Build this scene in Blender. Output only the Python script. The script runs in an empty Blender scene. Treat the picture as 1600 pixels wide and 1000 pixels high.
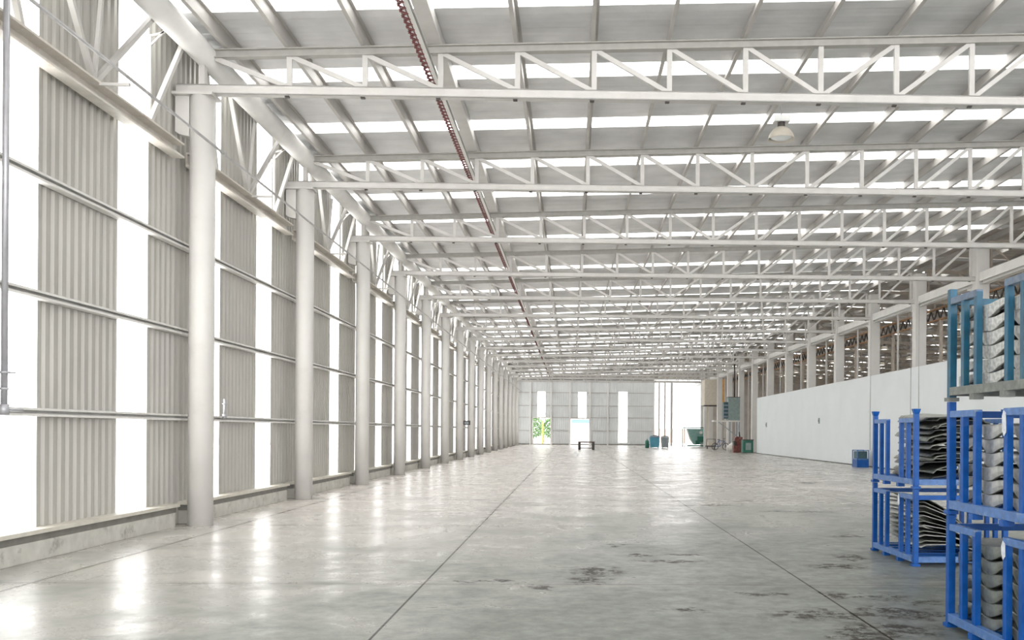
import bpy, bmesh, math, random
from mathutils import Matrix, Vector
random.seed(7)
SC = bpy.context.scene
COL = SC.collection

# ---------------------------------------------------------------- camera
F, YAW, ROLL, VX, VY = 1468.84, .0224, .0067, 892.97, 674.22
cam_d = bpy.data.cameras.new('camera')
cam_d.sensor_width = 36.0
cam_d.lens = F*36/1600
cx = VX+F*math.tan(YAW)
cam_d.shift_x = (800-cx)/1600
cam_d.shift_y = (VY-500)/1600
cam_d.clip_end = 600
cam = bpy.data.objects.new('camera', cam_d)
COL.objects.link(cam)
fw = Vector((math.sin(YAW), math.cos(YAW), 0))
r0 = Vector((math.cos(YAW), -math.sin(YAW), 0))
u0 = Vector((0, 0, 1))
R_ = math.cos(ROLL)*r0+math.sin(ROLL)*u0
U_ = math.cos(ROLL)*u0-math.sin(ROLL)*r0
m = Matrix.Identity(4)
for i in range(3):
    m[i][0] = R_[i]; m[i][1] = U_[i]; m[i][2] = -fw[i]
m[0][3], m[1][3], m[2][3] = 0, 0, 1.6
cam.matrix_world = m
SC.camera = cam

# ---------------------------------------------------------------- overcast sky and exposure
w = bpy.data.worlds.new('overcast_sky'); SC.world = w; w.use_nodes = True
bg = w.node_tree.nodes['Background']
bg.inputs['Color'].default_value = (1.0, .984, .985, 1)
bg.inputs['Strength'].default_value = 3.0
SC.view_settings.view_transform = 'Standard'
SC.view_settings.look = 'None'
SC.view_settings.gamma = 1
SC.view_settings.use_curve_mapping = False
SC.view_settings.exposure = 0.60

# ---------------------------------------------------------------- node helpers
def newmat(name):
    mt = bpy.data.materials.new(name); mt.use_nodes = True
    nt = mt.node_tree
    return mt, nt, nt.nodes['Principled BSDF'], nt.nodes['Material Output']

def paint(name, col, rough=.5, metal=0., var=.06, scale=6., bump=0., spec=.5, stain=None, stain_amt=.0, stain_scale=2.):
    """painted or bare surface: base colour, soft mottling, optional wear in another colour"""
    mt, nt, b, out = newmat(name)
    N = nt.nodes; L = nt.links
    tc = N.new('ShaderNodeTexCoord')
    nz = N.new('ShaderNodeTexNoise'); nz.inputs['Scale'].default_value = scale; nz.inputs['Detail'].default_value = 5
    L.new(tc.outputs['Object'], nz.inputs['Vector'])
    rp = N.new('ShaderNodeValToRGB')
    c0 = [max(0, c*(1-var*2)) for c in col]; c1 = [min(1, c*(1+var)) for c in col]
    rp.color_ramp.elements[0].position = .3; rp.color_ramp.elements[1].position = .7
    rp.color_ramp.elements[0].color = (*c0, 1); rp.color_ramp.elements[1].color = (*c1, 1)
    L.new(nz.outputs['Fac'], rp.inputs['Fac'])
    src = rp.outputs['Color']
    if stain:
        n2 = N.new('ShaderNodeTexNoise'); n2.inputs['Scale'].default_value = stain_scale; n2.inputs['Detail'].default_value = 8
        n2.inputs['Roughness'].default_value = .7
        L.new(tc.outputs['Object'], n2.inputs['Vector'])
        r2 = N.new('ShaderNodeValToRGB')
        r2.color_ramp.elements[0].position = .55; r2.color_ramp.elements[0].color = (0, 0, 0, 1)
        r2.color_ramp.elements[1].position = .72; r2.color_ramp.elements[1].color = (stain_amt,)*3+(1,)
        L.new(n2.outputs['Fac'], r2.inputs['Fac'])
        mx = N.new('ShaderNodeMixRGB'); mx.inputs['Color2'].default_value = (*stain, 1)
        L.new(r2.outputs['Color'], mx.inputs['Fac']); L.new(src, mx.inputs['Color1'])
        src = mx.outputs['Color']
    L.new(src, b.inputs['Base Color'])
    b.inputs['Roughness'].default_value = rough
    b.inputs['Metallic'].default_value = metal
    b.inputs['Specular IOR Level'].default_value = spec
    if bump:
        bp = N.new('ShaderNodeBump'); bp.inputs['Strength'].default_value = bump; bp.inputs['Distance'].default_value = .01
        L.new(nz.outputs['Fac'], bp.inputs['Height']); L.new(bp.outputs['Normal'], b.inputs['Normal'])
    return mt

def polycarb(name, clear=.62, tint=(.95, .96, .95)):
    mt, nt, b, out = newmat(name)
    N = nt.nodes; L = nt.links; N.remove(b)
    tr = N.new('ShaderNodeBsdfTransparent'); tr.inputs['Color'].default_value = (*tint, 1)
    tl = N.new('ShaderNodeBsdfTranslucent'); tl.inputs['Color'].default_value = (.9, .9, .88, 1)
    mx = N.new('ShaderNodeMixShader'); mx.inputs['Fac'].default_value = clear
    L.new(tl.outputs[0], mx.inputs[1]); L.new(tr.outputs[0], mx.inputs[2]); L.new(mx.outputs[0], out.inputs[0])
    return mt

def floor_mat():
    mt, nt, b, out = newmat('polished_concrete')
    N = nt.nodes; L = nt.links
    tc = N.new('ShaderNodeTexCoord'); P = tc.outputs['Object']
    def noise(scale, detail=6, rough=.6, vec=P, dist=0.):
        n = N.new('ShaderNodeTexNoise'); n.inputs['Scale'].default_value = scale
        n.inputs['Detail'].default_value = detail; n.inputs['Roughness'].default_value = rough
        n.inputs['Distortion'].default_value = dist
        L.new(vec, n.inputs['Vector']); return n.outputs['Fac']
    def ramp(src, p0, p1, v0=0., v1=1.):
        r = N.new('ShaderNodeMapRange'); r.inputs['From Min'].default_value = p0; r.inputs['From Max'].default_value = p1
        r.inputs['To Min'].default_value = v0; r.inputs['To Max'].default_value = v1
        L.new(src, r.inputs['Value']); return r.outputs['Result']
    def math_(op, a, c):
        n = N.new('ShaderNodeMath'); n.operation = op
        for i, v in enumerate((a, c)):
            if isinstance(v, (int, float)): n.inputs[i].default_value = v
            else: L.new(v, n.inputs[i])
        return n.outputs[0]
    def mix(f, a, c):
        n = N.new('ShaderNodeMixRGB')
        for i, v in ((0, f), (1, a), (2, c)):
            if isinstance(v, tuple): n.inputs[i].default_value = (*v, 1)
            elif isinstance(v, (int, float)): n.inputs[i].default_value = v
            else: L.new(v, n.inputs[i])
        return n.outputs[0]
    sx = N.new('ShaderNodeSeparateXYZ'); L.new(P, sx.inputs[0])
    X, Y = sx.outputs[0], sx.outputs[1]
    light, mid, dark = (.66, .62, .585), (.27, .285, .255), (.095, .105, .09)
    # the worked area near the racks is darker with dirt; the far and left slabs are cleaner
    big = noise(.22, 4, .55)
    m1 = noise(.9, 7, .65, dist=.6)
    m2 = noise(4.5, 8, .7)
    dirt = math_('ADD', ramp(X, -4.5, 2.5, -.25, .38), ramp(Y, 7, 26, .42, -.5))
    dirt = math_('ADD', dirt, math_('MULTIPLY', big, .6))
    f1 = ramp(math_('ADD', math_('MULTIPLY', m1, 1.1), math_('MULTIPLY', dirt, .75)), .42, 1.1)
    col = mix(f1, light, mid)
    f2 = ramp(math_('ADD', math_('MULTIPLY', m2, .9), math_('MULTIPLY', dirt, .6)), .66, 1.1, 0, .85)
    col = mix(f2, col, dark)
    # long lengthwise smears
    mp = N.new('ShaderNodeMapping'); mp.inputs['Scale'].default_value = (.7, 2.6, 1); L.new(P, mp.inputs['Vector'])
    sm = noise(1.0, 7, .7, vec=mp.outputs[0], dist=1.0)
    col = mix(ramp(sm, .56, .74, 0, .35), col, (.30, .28, .25))
    fine = noise(30, 3, .7)
    col = mix(ramp(fine, .45, .75, 0, .16), col, (.16, .16, .15))
    # oil and rubber stains
    stains = [(.30, 10.75, .34, .42), (.18, 10.15, .28, .30), (3.22, 11.2, .38, .28), (2.95, 9.1, .42, .13), (2.62, 9.2, .18, .22), (3.35, 8.85, .3, .1),
              (7.5, 29.9, .32, .7), (2.35, 7.4, .35, .3), (1.5, 12.2, .25, .10), (3.6, 12.0, .22, .4), (-.3, 9.6, .2, .12), (2.2, 8.2, .6, .25), (2.9, 8.3, .5, .3), (1.2, 11.6, .5, .15), (4.5, 14.5, .6, .2), (.6, 13.2, .14, .2), (.9, 12.2, .16, .12), (2.6, 7.6, .5, .4), (1.9, 9.3, .35, .12), (3.3, 8.2, .35, .14), (-.9, 10.0, .5, .08), (4.6, 19, .9, .2), (3.0, 20.5, .8, .25), (1.0, 8.4, .25, .1)]
    wv = N.new('ShaderNodeVectorMath'); wv.operation = 'ADD'
    nn = N.new('ShaderNodeTexNoise'); nn.inputs['Scale'].default_value = 5; nn.inputs['Detail'].default_value = 6; L.new(P, nn.inputs['Vector'])
    sc = N.new('ShaderNodeVectorMath'); sc.operation = 'SCALE'; sc.inputs['Scale'].default_value = .7
    sb = N.new('ShaderNodeVectorMath'); sb.operation = 'SUBTRACT'; sb.inputs[1].default_value = (.5, .5, .5)
    L.new(nn.outputs['Color'], sb.inputs[0]); L.new(sb.outputs[0], sc.inputs[0])
    L.new(P, wv.inputs[0]); L.new(sc.outputs[0], wv.inputs[1])
    acc = None
    for (x, y, rx, ry) in stains:
        s1 = N.new('ShaderNodeVectorMath'); s1.operation = 'SUBTRACT'; s1.inputs[1].default_value = (x, y, 0)
        L.new(wv.outputs[0], s1.inputs[0])
        s2 = N.new('ShaderNodeVectorMath'); s2.operation = 'MULTIPLY'; s2.inputs[1].default_value = (1/rx, 1/ry, 0)
        L.new(s1.outputs[0], s2.inputs[0])
        ln = N.new('ShaderNodeVectorMath'); ln.operation = 'LENGTH'; L.new(s2.outputs[0], ln.inputs[0])
        v = ramp(ln.outputs['Value'], .6, 1.1, 1, 0)
        acc = v if acc is None else math_('MAXIMUM', acc, v)
    brk = ramp(noise(6, 8, .8), .45, .52)
    brk = ramp(noise(6, 8, .8), .45, .52)
    col = mix(math_('MULTIPLY', math_('MULTIPLY', acc, brk), .95), col, (.045, .038, .03))
    # saw-cut joints
    def line(v, origin, pitch, half):
        t = math_('SUBTRACT', v, origin-pitch*20+pitch/2)
        t = math_('MODULO', t, pitch)
        t = math_('ABSOLUTE', math_('SUBTRACT', t, pitch/2), 0)
        return ramp(t, half*.6, half, 1, 0)
    jb = math_('MAXIMUM', line(Y, 9.83, 6.0, .16), line(X, -1.53, 4.03, .07))
    col = mix(math_('MULTIPLY', jb, ramp(noise(1.6, 6, .7), .40, .62, .08, .45)), col, (.22, .21, .185))
    j = math_('MAXIMUM', line(X, -1.53, 4.03, .014), math_('MULTIPLY', line(Y, 9.83, 6.0, .014), .75))
    col = mix(math_('MULTIPLY', j, .92), col, (.05, .048, .042))
    L.new(col, b.inputs['Base Color'])
    rg = math_('ADD', ramp(m1, .3, .7, .20, .36), math_('MULTIPLY', f2, .15))
    L.new(rg, b.inputs['Roughness'])
    dull = math_('MULTIPLY', math_('MULTIPLY', acc, brk), -.30)
    dull = math_('ADD', dull, math_('MULTIPLY', f1, -.08))
    dull = math_('ADD', dull, math_('MULTIPLY', j, -.30))
    dull = math_('MAXIMUM', math_('ADD', dull, .40), 0.0)
    L.new(dull, b.inputs['Specular IOR Level'])
    bp = N.new('ShaderNodeBump'); bp.inputs['Strength'].default_value = .06; bp.inputs['Distance'].default_value = .02
    L.new(noise(1.1, 2, .4), bp.inputs['Height']); L.new(bp.outputs['Normal'], b.inputs['Normal'])
    return mt

M = {
 'floor': floor_mat(),
 'white': paint('white_paint', (.80, .79, .765), .45, var=.03, scale=3, stain=(.55, .52, .46), stain_amt=.35, stain_scale=1.5),
 'col': paint('column_paint', (.74, .725, .70), .4, var=.03, scale=1.5, stain=(.62, .58, .50), stain_amt=.5, stain_scale=1.2),
 'steel': paint('white_steel', (.63, .615, .59), .45, var=.04, scale=3, stain=(.5, .45, .38), stain_amt=.3, stain_scale=2),
 'purlin': paint('galvanised_purlin', (.52, .50, .475), .45, .15, var=.06, scale=2),
 'roof': paint('galvanised_roof', (.76, .76, .765), .42, .2, var=.07, scale=1.3),
 'roof2': paint('neighbour_roof', (.50, .46, .42), .5, .1, var=.08, scale=1.3),
 'wall': paint('wall_sheet', (.50, .485, .45), .42, .15, var=.05, scale=.8),
 'farwall': paint('far_wall_sheet', (.74, .76, .77), .5, .1, var=.05, scale=.6),
 'steel2': paint('tan_steel', (.50, .44, .37), .5, var=.08),
 'girt': paint('girt_steel', (.80, .79, .76), .45, var=.04, stain=(.5, .38, .28), stain_amt=.35),
 'rust': paint('primer_chord', (.72, .68, .62), .5, var=.05, stain=(.38, .24, .17), stain_amt=.55, stain_scale=3),
 'poly': polycarb('translucent_sheet'),
 'plinth': paint('plinth_concrete', (.60, .585, .54), .7, var=.08, scale=5, bump=.3, stain=(.20, .19, .165), stain_amt=.85, stain_scale=4),
 'darkangle': paint('dark_sill_angle', (.22, .21, .19), .5, var=.1),
 'tan': paint('sill_flashing', (.68, .65, .57), .5, var=.05),
 'pipe': paint('grey_pipe', (.50, .50, .53), .35, .4, var=.05),
 'rod': paint('thin_pipe', (.50, .49, .49), .4, .3, var=.08),
 'red': paint('red_tray', (.20, .055, .055), .45, var=.12, scale=20),
 'wallwhite': paint('white_partition', (.83, .87, .89), .5, var=.015, scale=.7),
 'blue': paint('blue_paint', (.002, .085, .36), .4, spec=.3, var=.12, scale=9, stain=(.05, .12, .25), stain_amt=.5, stain_scale=9),
 'bluerail': paint('scuffed_blue_paint', (.08, .19, .46), .45, var=.15, scale=14, stain=(.30, .36, .42), stain_amt=.8, stain_scale=12),
 'teal': paint('teal_blue_paint', (.006, .095, .17), .4, var=.15, scale=9, stain=(.02, .09, .08), stain_amt=.7, stain_scale=5),
 'tealrail': paint('grey_blue_worn_paint', (.13, .18, .26), .5, var=.15, scale=14, stain=(.30, .30, .28), stain_amt=.7, stain_scale=10),
 'greyrail': paint('bare_grey_rail', (.20, .215, .20), .55, .2, var=.15, scale=14, stain=(.36, .36, .33), stain_amt=.7, stain_scale=12),
 'panel': paint('pressed_sheet_metal', (.48, .485, .46), .38, .55, var=.16, scale=16, stain=(.20, .20, .18), stain_amt=.5, stain_scale=14),
 'panelw': paint('speckled_sheet_metal', (.62, .62, .60), .45, .35, var=.2, scale=30, stain=(.32, .32, .30), stain_amt=.6, stain_scale=25),
 'panelg': paint('oily_sheet_metal', (.27, .285, .25), .35, .55, var=.2, scale=12, stain=(.10, .10, .085), stain_amt=.6, stain_scale=9),
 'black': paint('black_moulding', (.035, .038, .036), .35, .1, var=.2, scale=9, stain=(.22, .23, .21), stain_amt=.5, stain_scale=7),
 'labelp': paint('worn_paper_label', (.74, .78, .84), .6, var=.08, scale=20, stain=(.10, .16, .42), stain_amt=.8, stain_scale=38),
 'dark': paint('dark_metal', (.07, .06, .055), .5, var=.15),
 'wood': paint('brown_top', (.10, .055, .045), .5, var=.2, scale=9),
 'bin': paint('blue_bin', (.10, .36, .50), .5, var=.06),
 'binlid': paint('grey_lid', (.22, .27, .33), .5, var=.06),
 'grey': paint('grey_plastic', (.36, .40, .43), .5, var=.06),
 'green': paint('green_paint', (.03, .17, .12), .5, var=.15, stain=(.12, .16, .14), stain_amt=.5),
 'lgreen': paint('hopper_green', (.24, .43, .40), .5, var=.12, stain=(.5, .55, .55), stain_amt=.5),
 'maroon': paint('maroon_paint', (.20, .06, .05), .5, var=.2, stain=(.40, .25, .22), stain_amt=.6, stain_scale=6),
 'cabinet': paint('grey_green_cabinet', (.28, .36, .35), .5, var=.08),
 'cabdark': paint('dark_teal_louvre', (.04, .10, .12), .5, var=.1),
 'beige': paint('beige_cladding', (.72, .66, .56), .6, var=.05),
 'orange': paint('orange_panel', (.80, .48, .20), .6, var=.08),
 'sack': paint('white_sack', (.78, .76, .72), .85, var=.06, scale=12, bump=.6),
 'leaf': paint('leaves', (.20, .34, .15), .7, var=.35, scale=2),
 'bark': paint('bark', (.20, .15, .10), .9, var=.2),
 'yellow': paint('yellow_paint', (.80, .62, .08), .5, var=.05),
 'skyblue': paint('pale_blue_paint', (.22, .34, .62), .5, var=.05),
 'asphalt': paint('pale_yard_concrete', (.80, .79, .76), .85, var=.08, scale=1),
 'brown': paint('rusty_brown_beam', (.38, .21, .10), .6, var=.2, stain=(.15, .10, .07), stain_amt=.6),
 'brick': paint('pink_render', (.74, .52, .44), .8, var=.06),
 'topchord': paint('shaded_chord_steel', (.44, .43, .40), .5, var=.06),  # truss steel with the top chord's shade put into a darker grey
 'shade': paint('tan_enamel', (.60, .55, .47), .35, var=.06),
 'alu': paint('spun_aluminium', (.72, .72, .70), .28, .7, var=.04),
 'lens': paint('opal_lens', (.86, .88, .88), .25, var=.01),
}
def lampmat(name, s):
    mt, nt, b, out = newmat(name)
    b.inputs['Base Color'].default_value = (.9, .9, .9, 1)
    b.inputs['Emission Color'].default_value = (1, .97, .95, 1); b.inputs['Emission Strength'].default_value = s
    return mt
M['lit'] = lampmat('lit_lens', 2.5)

# ---------------------------------------------------------------- mesh helpers
class MB:
    def __init__(s): s.v = []; s.f = []; s.smooth = []
    def quadbox(s, pts):
        n = len(s.v); s.v += [tuple(p) for p in pts]
        for f in ((0, 3, 2, 1), (4, 5, 6, 7), (0, 1, 5, 4), (1, 2, 6, 5), (2, 3, 7, 6), (3, 0, 4, 7)):
            s.f.append(tuple(n+i for i in f)); s.smooth.append(False)
        return s
    def box(s, x0, x1, y0, y1, z0, z1):
        return s.quadbox([(x0, y0, z0), (x1, y0, z0), (x1, y1, z0), (x0, y1, z0), (x0, y0, z1), (x1, y0, z1), (x1, y1, z1), (x0, y1, z1)])
    def bar(s, a, b, w, h, up=(0, 0, 1)):
        """rectangular bar from a to b, w across and h along up"""
        a = Vector(a); b = Vector(b); d = (b-a).normalized(); up = Vector(up)
        sd = d.cross(up)
        if sd.length < 1e-4: sd = d.cross(Vector((0, 1, 0)))
        sd.normalize(); u = sd.cross(d).normalized()
        sd *= w/2; u *= h/2
        return s.quadbox([a-sd-u, a+sd-u, b+sd-u, b-sd-u, a-sd+u, a+sd+u, b+sd+u, b-sd+u])
    def tube(s, a, b, r, r2=None, n=16, caps=True):
        a = Vector(a); b = Vector(b); d = (b-a).normalized(); r2 = r if r2 is None else r2
        t = Vector((0, 0, 1)) if abs(d.z) < .9 else Vector((1, 0, 0))
        e1 = d.cross(t).normalized(); e2 = d.cross(e1)
        k = len(s.v)
        for p, rr in ((a, r), (b, r2)):
            for i in range(n):
                q = 2*math.pi*i/n
                s.v.append(tuple(p+e1*rr*math.cos(q)+e2*rr*math.sin(q)))
        for i in range(n):
            j = (i+1) % n
            s.f.append((k+i, k+n+i, k+n+j, k+j)); s.smooth.append(True)
        if caps:
            s.f.append(tuple(k+i for i in range(n))); s.smooth.append(False)
            s.f.append(tuple(k+n+i for i in reversed(range(n)))); s.smooth.append(False)
        return s
    def lathe(s, prof, c=(0, 0, 0), n=24):
        k = len(s.v)
        for (r, z) in prof:
            for i in range(n):
                q = 2*math.pi*i/n
                s.v.append((c[0]+r*math.cos(q), c[1]+r*math.sin(q), c[2]+z))
        for p in range(len(prof)-1):
            for i in range(n):
                j = (i+1) % n
                s.f.append((k+p*n+i, k+p*n+j, k+(p+1)*n+j, k+(p+1)*n+i)); s.smooth.append(True)
        return s
    def prism(s, poly, y0, y1, axis='Y'):
        """polygon in XZ extruded along Y (or in YZ along X)"""
        k = len(s.v); n = len(poly)
        for yy in (y0, y1):
            for (a, z) in poly:
                s.v.append((a, yy, z) if axis == 'Y' else (yy, a, z))
        for i in range(n):
            j = (i+1) % n
            s.f.append((k+i, k+j, k+n+j, k+n+i)); s.smooth.append(False)
        s.f.append(tuple(k+i for i in reversed(range(n)))); s.smooth.append(False)
        s.f.append(tuple(k+n+i for i in range(n))); s.smooth.append(False)
        return s
    def build(s, name, mat, parent=None, bevel=0., loc=None):
        me = bpy.data.meshes.new(name); me.from_pydata(s.v, [], s.f)
        me.polygons.foreach_set('use_smooth', s.smooth)
        bm = bmesh.new(); bm.from_mesh(me)
        bmesh.ops.recalc_face_normals(bm, faces=bm.faces); bm.to_mesh(me); bm.free()
        me.materials.append(M[mat] if isinstance(mat, str) else mat)
        o = bpy.data.objects.new(name, me); COL.objects.link(o)
        if parent: o.parent = parent
        if loc: o.location = loc
        if bevel:
            md = o.modifiers.new('bevel', 'BEVEL'); md.width = bevel; md.segments = 2; md.limit_method = 'ANGLE'
        return o

def tag(o, label, cat, group=None, kind=None):
    o['label'] = label; o['category'] = cat
    if group: o['group'] = group
    if kind: o['kind'] = kind
    return o
def struct(o, label=None):
    o['kind'] = 'structure'
    if label: o['label'] = label
    return o
def empty(name, loc, rz=0.):
    o = bpy.data.objects.new(name, None); COL.objects.link(o); o.location = loc; o.rotation_euler = (0, 0, rz)
    o.empty_display_size = .1
    return o
def copy_tree(o, parent=None):
    c = o.copy(); COL.objects.link(c); c.parent = parent
    for ch in [x for x in bpy.data.objects if x.parent == o]: copy_tree(ch, c)
    return c
KIDS = {}
def dup(root, kids, loc):
    """copy a thing and its (one level of) parts"""
    r = root.copy(); COL.objects.link(r); r.location = loc
    for k, subs in kids:
        c = k.copy(); COL.objects.link(c); c.parent = r
        for g in subs:
            d = g.copy(); COL.objects.link(d); d.parent = c
    return r
def kids_of(root):
    out = []
    for k in [x for x in bpy.data.objects if x.parent == root]:
        out.append((k, [g for g in bpy.data.objects if g.parent == k]))
    return out
ORD = ['first', 'second', 'third', 'fourth', 'fifth', 'sixth', 'seventh', 'eighth', 'ninth', 'tenth', 'eleventh', 'twelfth',
       'thirteenth', 'fourteenth', 'fifteenth', 'sixteenth', 'seventeenth', 'eighteenth', 'nineteenth', 'twentieth']

# ---------------------------------------------------------------- layout
Y1, S = 15.72, 6.0            # first visible column line, bay length
NCOL = 16                     # column lines 0..15, far wall on line 16
YE = Y1+16*S                  # far wall
YS = -6.0                     # unseen near end behind the photographer, left open to let fill light in
XL, XR = -6.14, 14.78         # column rows
XW = -6.60                    # left cladding
XF = 35.9                     # far side of the neighbouring hall
def uch(x): return 7.945+.035*min(x, 2*XR-x)     # underside of the truss top chord
def zroof(x): return uch(x)+.37
CH0, CH1 = 7.13, 7.29

# floor and yard
struct(MB().box(-7.0, XF+.6, YS, YE+.3, -.2, 0).build('floor', 'floor'))
struct(MB().box(-60, 90, YE+.3, 260, -.25, -.02).build('ground', 'asphalt'))

# ---------------------------------------------------------------- corrugated sheets
def ribs(a, b, pitch=.2, depth=.035):
    """profile points (position, depth) between a and b"""
    out = [(a, 0)]; k = math.ceil(a/pitch)
    while k*pitch < b:
        p = k*pitch
        for q, d in ((p, 0), (p+pitch*.2, 0), (p+pitch*.35, depth), (p+pitch*.65, depth), (p+pitch*.8, 0)):
            if a < q < b: out.append((q, d))
        k += 1
    out.append((b, 0)); return out
def roof_sheet(mb, x0, x1, y0, y1):
    n = len(mb.v); pr = ribs(y0, y1, .50, .010)
    for (y, d) in pr:
        mb.v.append((x0, y, zroof(x0)+d)); mb.v.append((x1, y, zroof(x1)+d))
    for i in range(len(pr)-1):
        mb.f.append((n+2*i, n+2*i+1, n+2*i+3, n+2*i+2)); mb.smooth.append(False)
def wall_sheet_x(mb, x, y0, y1, z0, z1, sgn=-1):
    n = len(mb.v); pr = ribs(y0, y1, .19, .035)
    for (y, d) in pr:
        mb.v.append((x+sgn*d, y, z0)); mb.v.append((x+sgn*d, y, z1))
    for i in range(len(pr)-1):
        mb.f.append((n+2*i, n+2*i+1, n+2*i+3, n+2*i+2)); mb.smooth.append(False)
def wall_sheet_y(mb, y, x0, x1, z0, z1):
    n = len(mb.v); pr = ribs(x0, x1, .25, .010)
    for (x, d) in pr:
        mb.v.append((x, y+d, z0)); mb.v.append((x, y+d, z1))
    for i in range(len(pr)-1):
        mb.f.append((n+2*i, n+2*i+1, n+2*i+3, n+2*i+2)); mb.smooth.append(False)

NWIN = [0]
def window(mb, mat='poly'):
    NWIN[0] += 1
    o = mb.build('window_%d' % NWIN[0], mat); struct(o); return o

# roof: metal sheets with translucent strips running across
sky = []
y = 17.22-6*3.0
while y < YE: sky.append((y, y+.72)); y += 2.985
sky = [s_ for s_ in sky if s_[1] < YE-.3 and s_[0] > YS+.3]
edges = [YS]+[e for s_ in sky for e in s_]+[YE+.1]
roof = MB(); roof2 = MB()
for i in range(0, len(edges), 2):
    roof_sheet(roof, XW-.25, XR, edges[i]-.03, edges[i+1]+.03)
    roof_sheet(roof2, XR, XF+.2, edges[i]-.03, edges[i+1]+.03)
struct(roof.build('ceiling', 'roof'))
struct(roof2.build('ceiling_neighbour', 'roof2'))
for (a, b) in sky:
    mb = MB()
    mb.quadbox([(XW-.2, a, zroof(XW-.2)+.045), (XR-.35, a, zroof(XR-.35)+.045), (XR-.35, b, zroof(XR-.35)+.045), (XW-.2, b, zroof(XW-.2)+.045),
                (XW-.2, a, zroof(XW-.2)+.055), (XR-.35, a, zroof(XR-.35)+.055), (XR-.35, b, zroof(XR-.35)+.055), (XW-.2, b, zroof(XW-.2)+.055)])
    window(mb)
    if sky.index((a, b)) % 2: continue
    mb = MB()
    x0, x1 = XR+.35, XF
    mb.quadbox([(x0, a, zroof(x0)+.045), (x1, a, zroof(x1)+.045), (x1, b, zroof(x1)+.045), (x0, b, zroof(x0)+.045),
                (x0, a, zroof(x0)+.055), (x1, a, zroof(x1)+.055), (x1, b, zroof(x1)+.055), (x0, b, zroof(x0)+.055)])
    window(mb)
gap = MB()
for (a, b) in sky:
    if sky.index((a, b)) % 2: roof_sheet(gap, XR+.3, XF+.2, a-.03, b+.03)
    gap.quadbox([(XR-.36, a, zroof(XR)), (XR+.36, a, zroof(XR)), (XR+.36, b, zroof(XR)), (XR-.36, b, zroof(XR)),
                 (XR-.36, a, zroof(XR)+.05), (XR+.36, a, zroof(XR)+.05), (XR+.36, b, zroof(XR)+.05), (XR-.36, b, zroof(XR)+.05)])
struct(gap.build('ceiling_ridge', 'roof'))

# left wall: metal sheets two metres wide, translucent strips one metre wide
ws = []
y = 13.75-6*3.0
while y < YE-.5:
    ws.append((y, y+1.03)); y += 3.0
ws = [s_ for s_ in ws if s_[0] > YS+.2]
ZT = zroof(XW)-.02
edges = [YS]+[e for s_ in ws for e in s_]+[YE+.1]
wl = MB(); wr = MB()
for i in range(0, len(edges), 2):
    wall_sheet_x(wl, XW, edges[i]-.03, edges[i+1]+.03, .30, ZT)
    wall_sheet_x(wr, XF, edges[i]-.03, edges[i+1]+.03, 0, ZT, 1)
struct(wl.build('wall_left', 'wall'))
struct(wr.build('wall_right', 'roof2'))
wr2 = MB()
for (a, b) in ws:
    window(MB().box(XW-.055, XW-.045, a, b, .30, ZT))
    wall_sheet_x(wr2, XF+.05, a-.05, b+.05, 0, ZT, 1)

struct(wr2.build('wall_right_infill', 'roof2'))

# plinth in lengths between the columns, sill angle and ledge
pl = MB(); an = MB(); lg = MB()
for i in range(-3, 16):
    a = Y1+i*S+.24 if i > -3 else YS
    b = Y1+(i+1)*S-.30
    pl.box(-6.95, -6.42, a, b, 0, .235)
    an.box(-6.60, -6.44, a-.02, b+.06, .235, .325)
    lg.box(-6.64, -6.39, a-.04, b+.10, .325, .375)
pl.box(-6.95, -6.60, YS, YE, 0, .30)
struct(pl.build('baseboard_left', 'plinth', bevel=.008)); struct(an.build('trim_1', 'darkangle')); struct(lg.build('trim_2', 'tan'))

# ---------------------------------------------------------------- columns on the left
c0 = empty('round_column', (XL, Y1, 0))
MB().tube((0, 0, 0), (0, 0, 7.08), .2, n=32).build('shaft', 'col', c0)
MB().box(-.44, .22, -.2, .2, 7.08, 7.125).build('cap_plate', 'steel', c0)
cb = MB().prism([(-.19, 6.42), (-.19, 7.08), (-.42, 7.08), (-.42, 6.50), (-.36, 6.46), (-.30, 6.44)], -.09, .09)
cb.build('corbel', 'col', c0)
MB().box(-.045, .045, -.06, .06, CH1+.005, 7.63).build('stub_post', 'steel', c0)
ck = kids_of(c0)
for i in range(NCOL):
    o = c0 if i == 0 else dup(c0, ck, (XL, Y1+i*S, 0))
    tag(o, 'round white column in the row beside the left wall, %s from the camera' % ORD[i], 'column', 'round columns along the left wall')

# eave tube over the column heads
tag(MB().tube((XL+.02, 3, 7.80), (XL+.02, YE-.1, 7.80), .19, n=28).build('eave_beam', 'white'),
    'fat white round eave tube running over the left column heads', 'beam')

# girts between the left columns
def csec(x0, z0, z1, d, t=.012):
    """C section, web on the wall side (x0), flanges towards the room"""
    return [(x0, z0), (x0+d, z0), (x0+d, z0+.03), (x0+d-t, z0+.03), (x0+d-t, z0+t), (x0+t, z0+t), (x0+t, z1-t), (x0+d-t, z1-t), (x0+d-t, z1-.03), (x0+d, z1-.03), (x0+d, z1), (x0, z1)]
for z, nm in ((1.79, 'lowest'), (3.22, 'middle'), (4.66, 'upper')):
    g0 = None
    for i in range(-1, 16):
        a, b = (.0+(.0), S) if i >= 0 else (0, S)
        if g0 is None:
            g0 = MB().prism(csec(-.07, -.05, .05, .12), .0, S-.02).build('wall_girt', 'girt'); o = g0
        else:
            o = g0.copy(); COL.objects.link(o)
        o.location = (XW+.085, Y1+i*S+.01, z)
        lab = ('%s steel girt on the left wall, in front of the first round column' % nm) if i < 0 else \
              ('%s steel girt on the left wall, just beyond the %s round column' % (nm, ORD[i]))
        tag(o, lab, 'girt', 'steel girts on the left wall')

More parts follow.
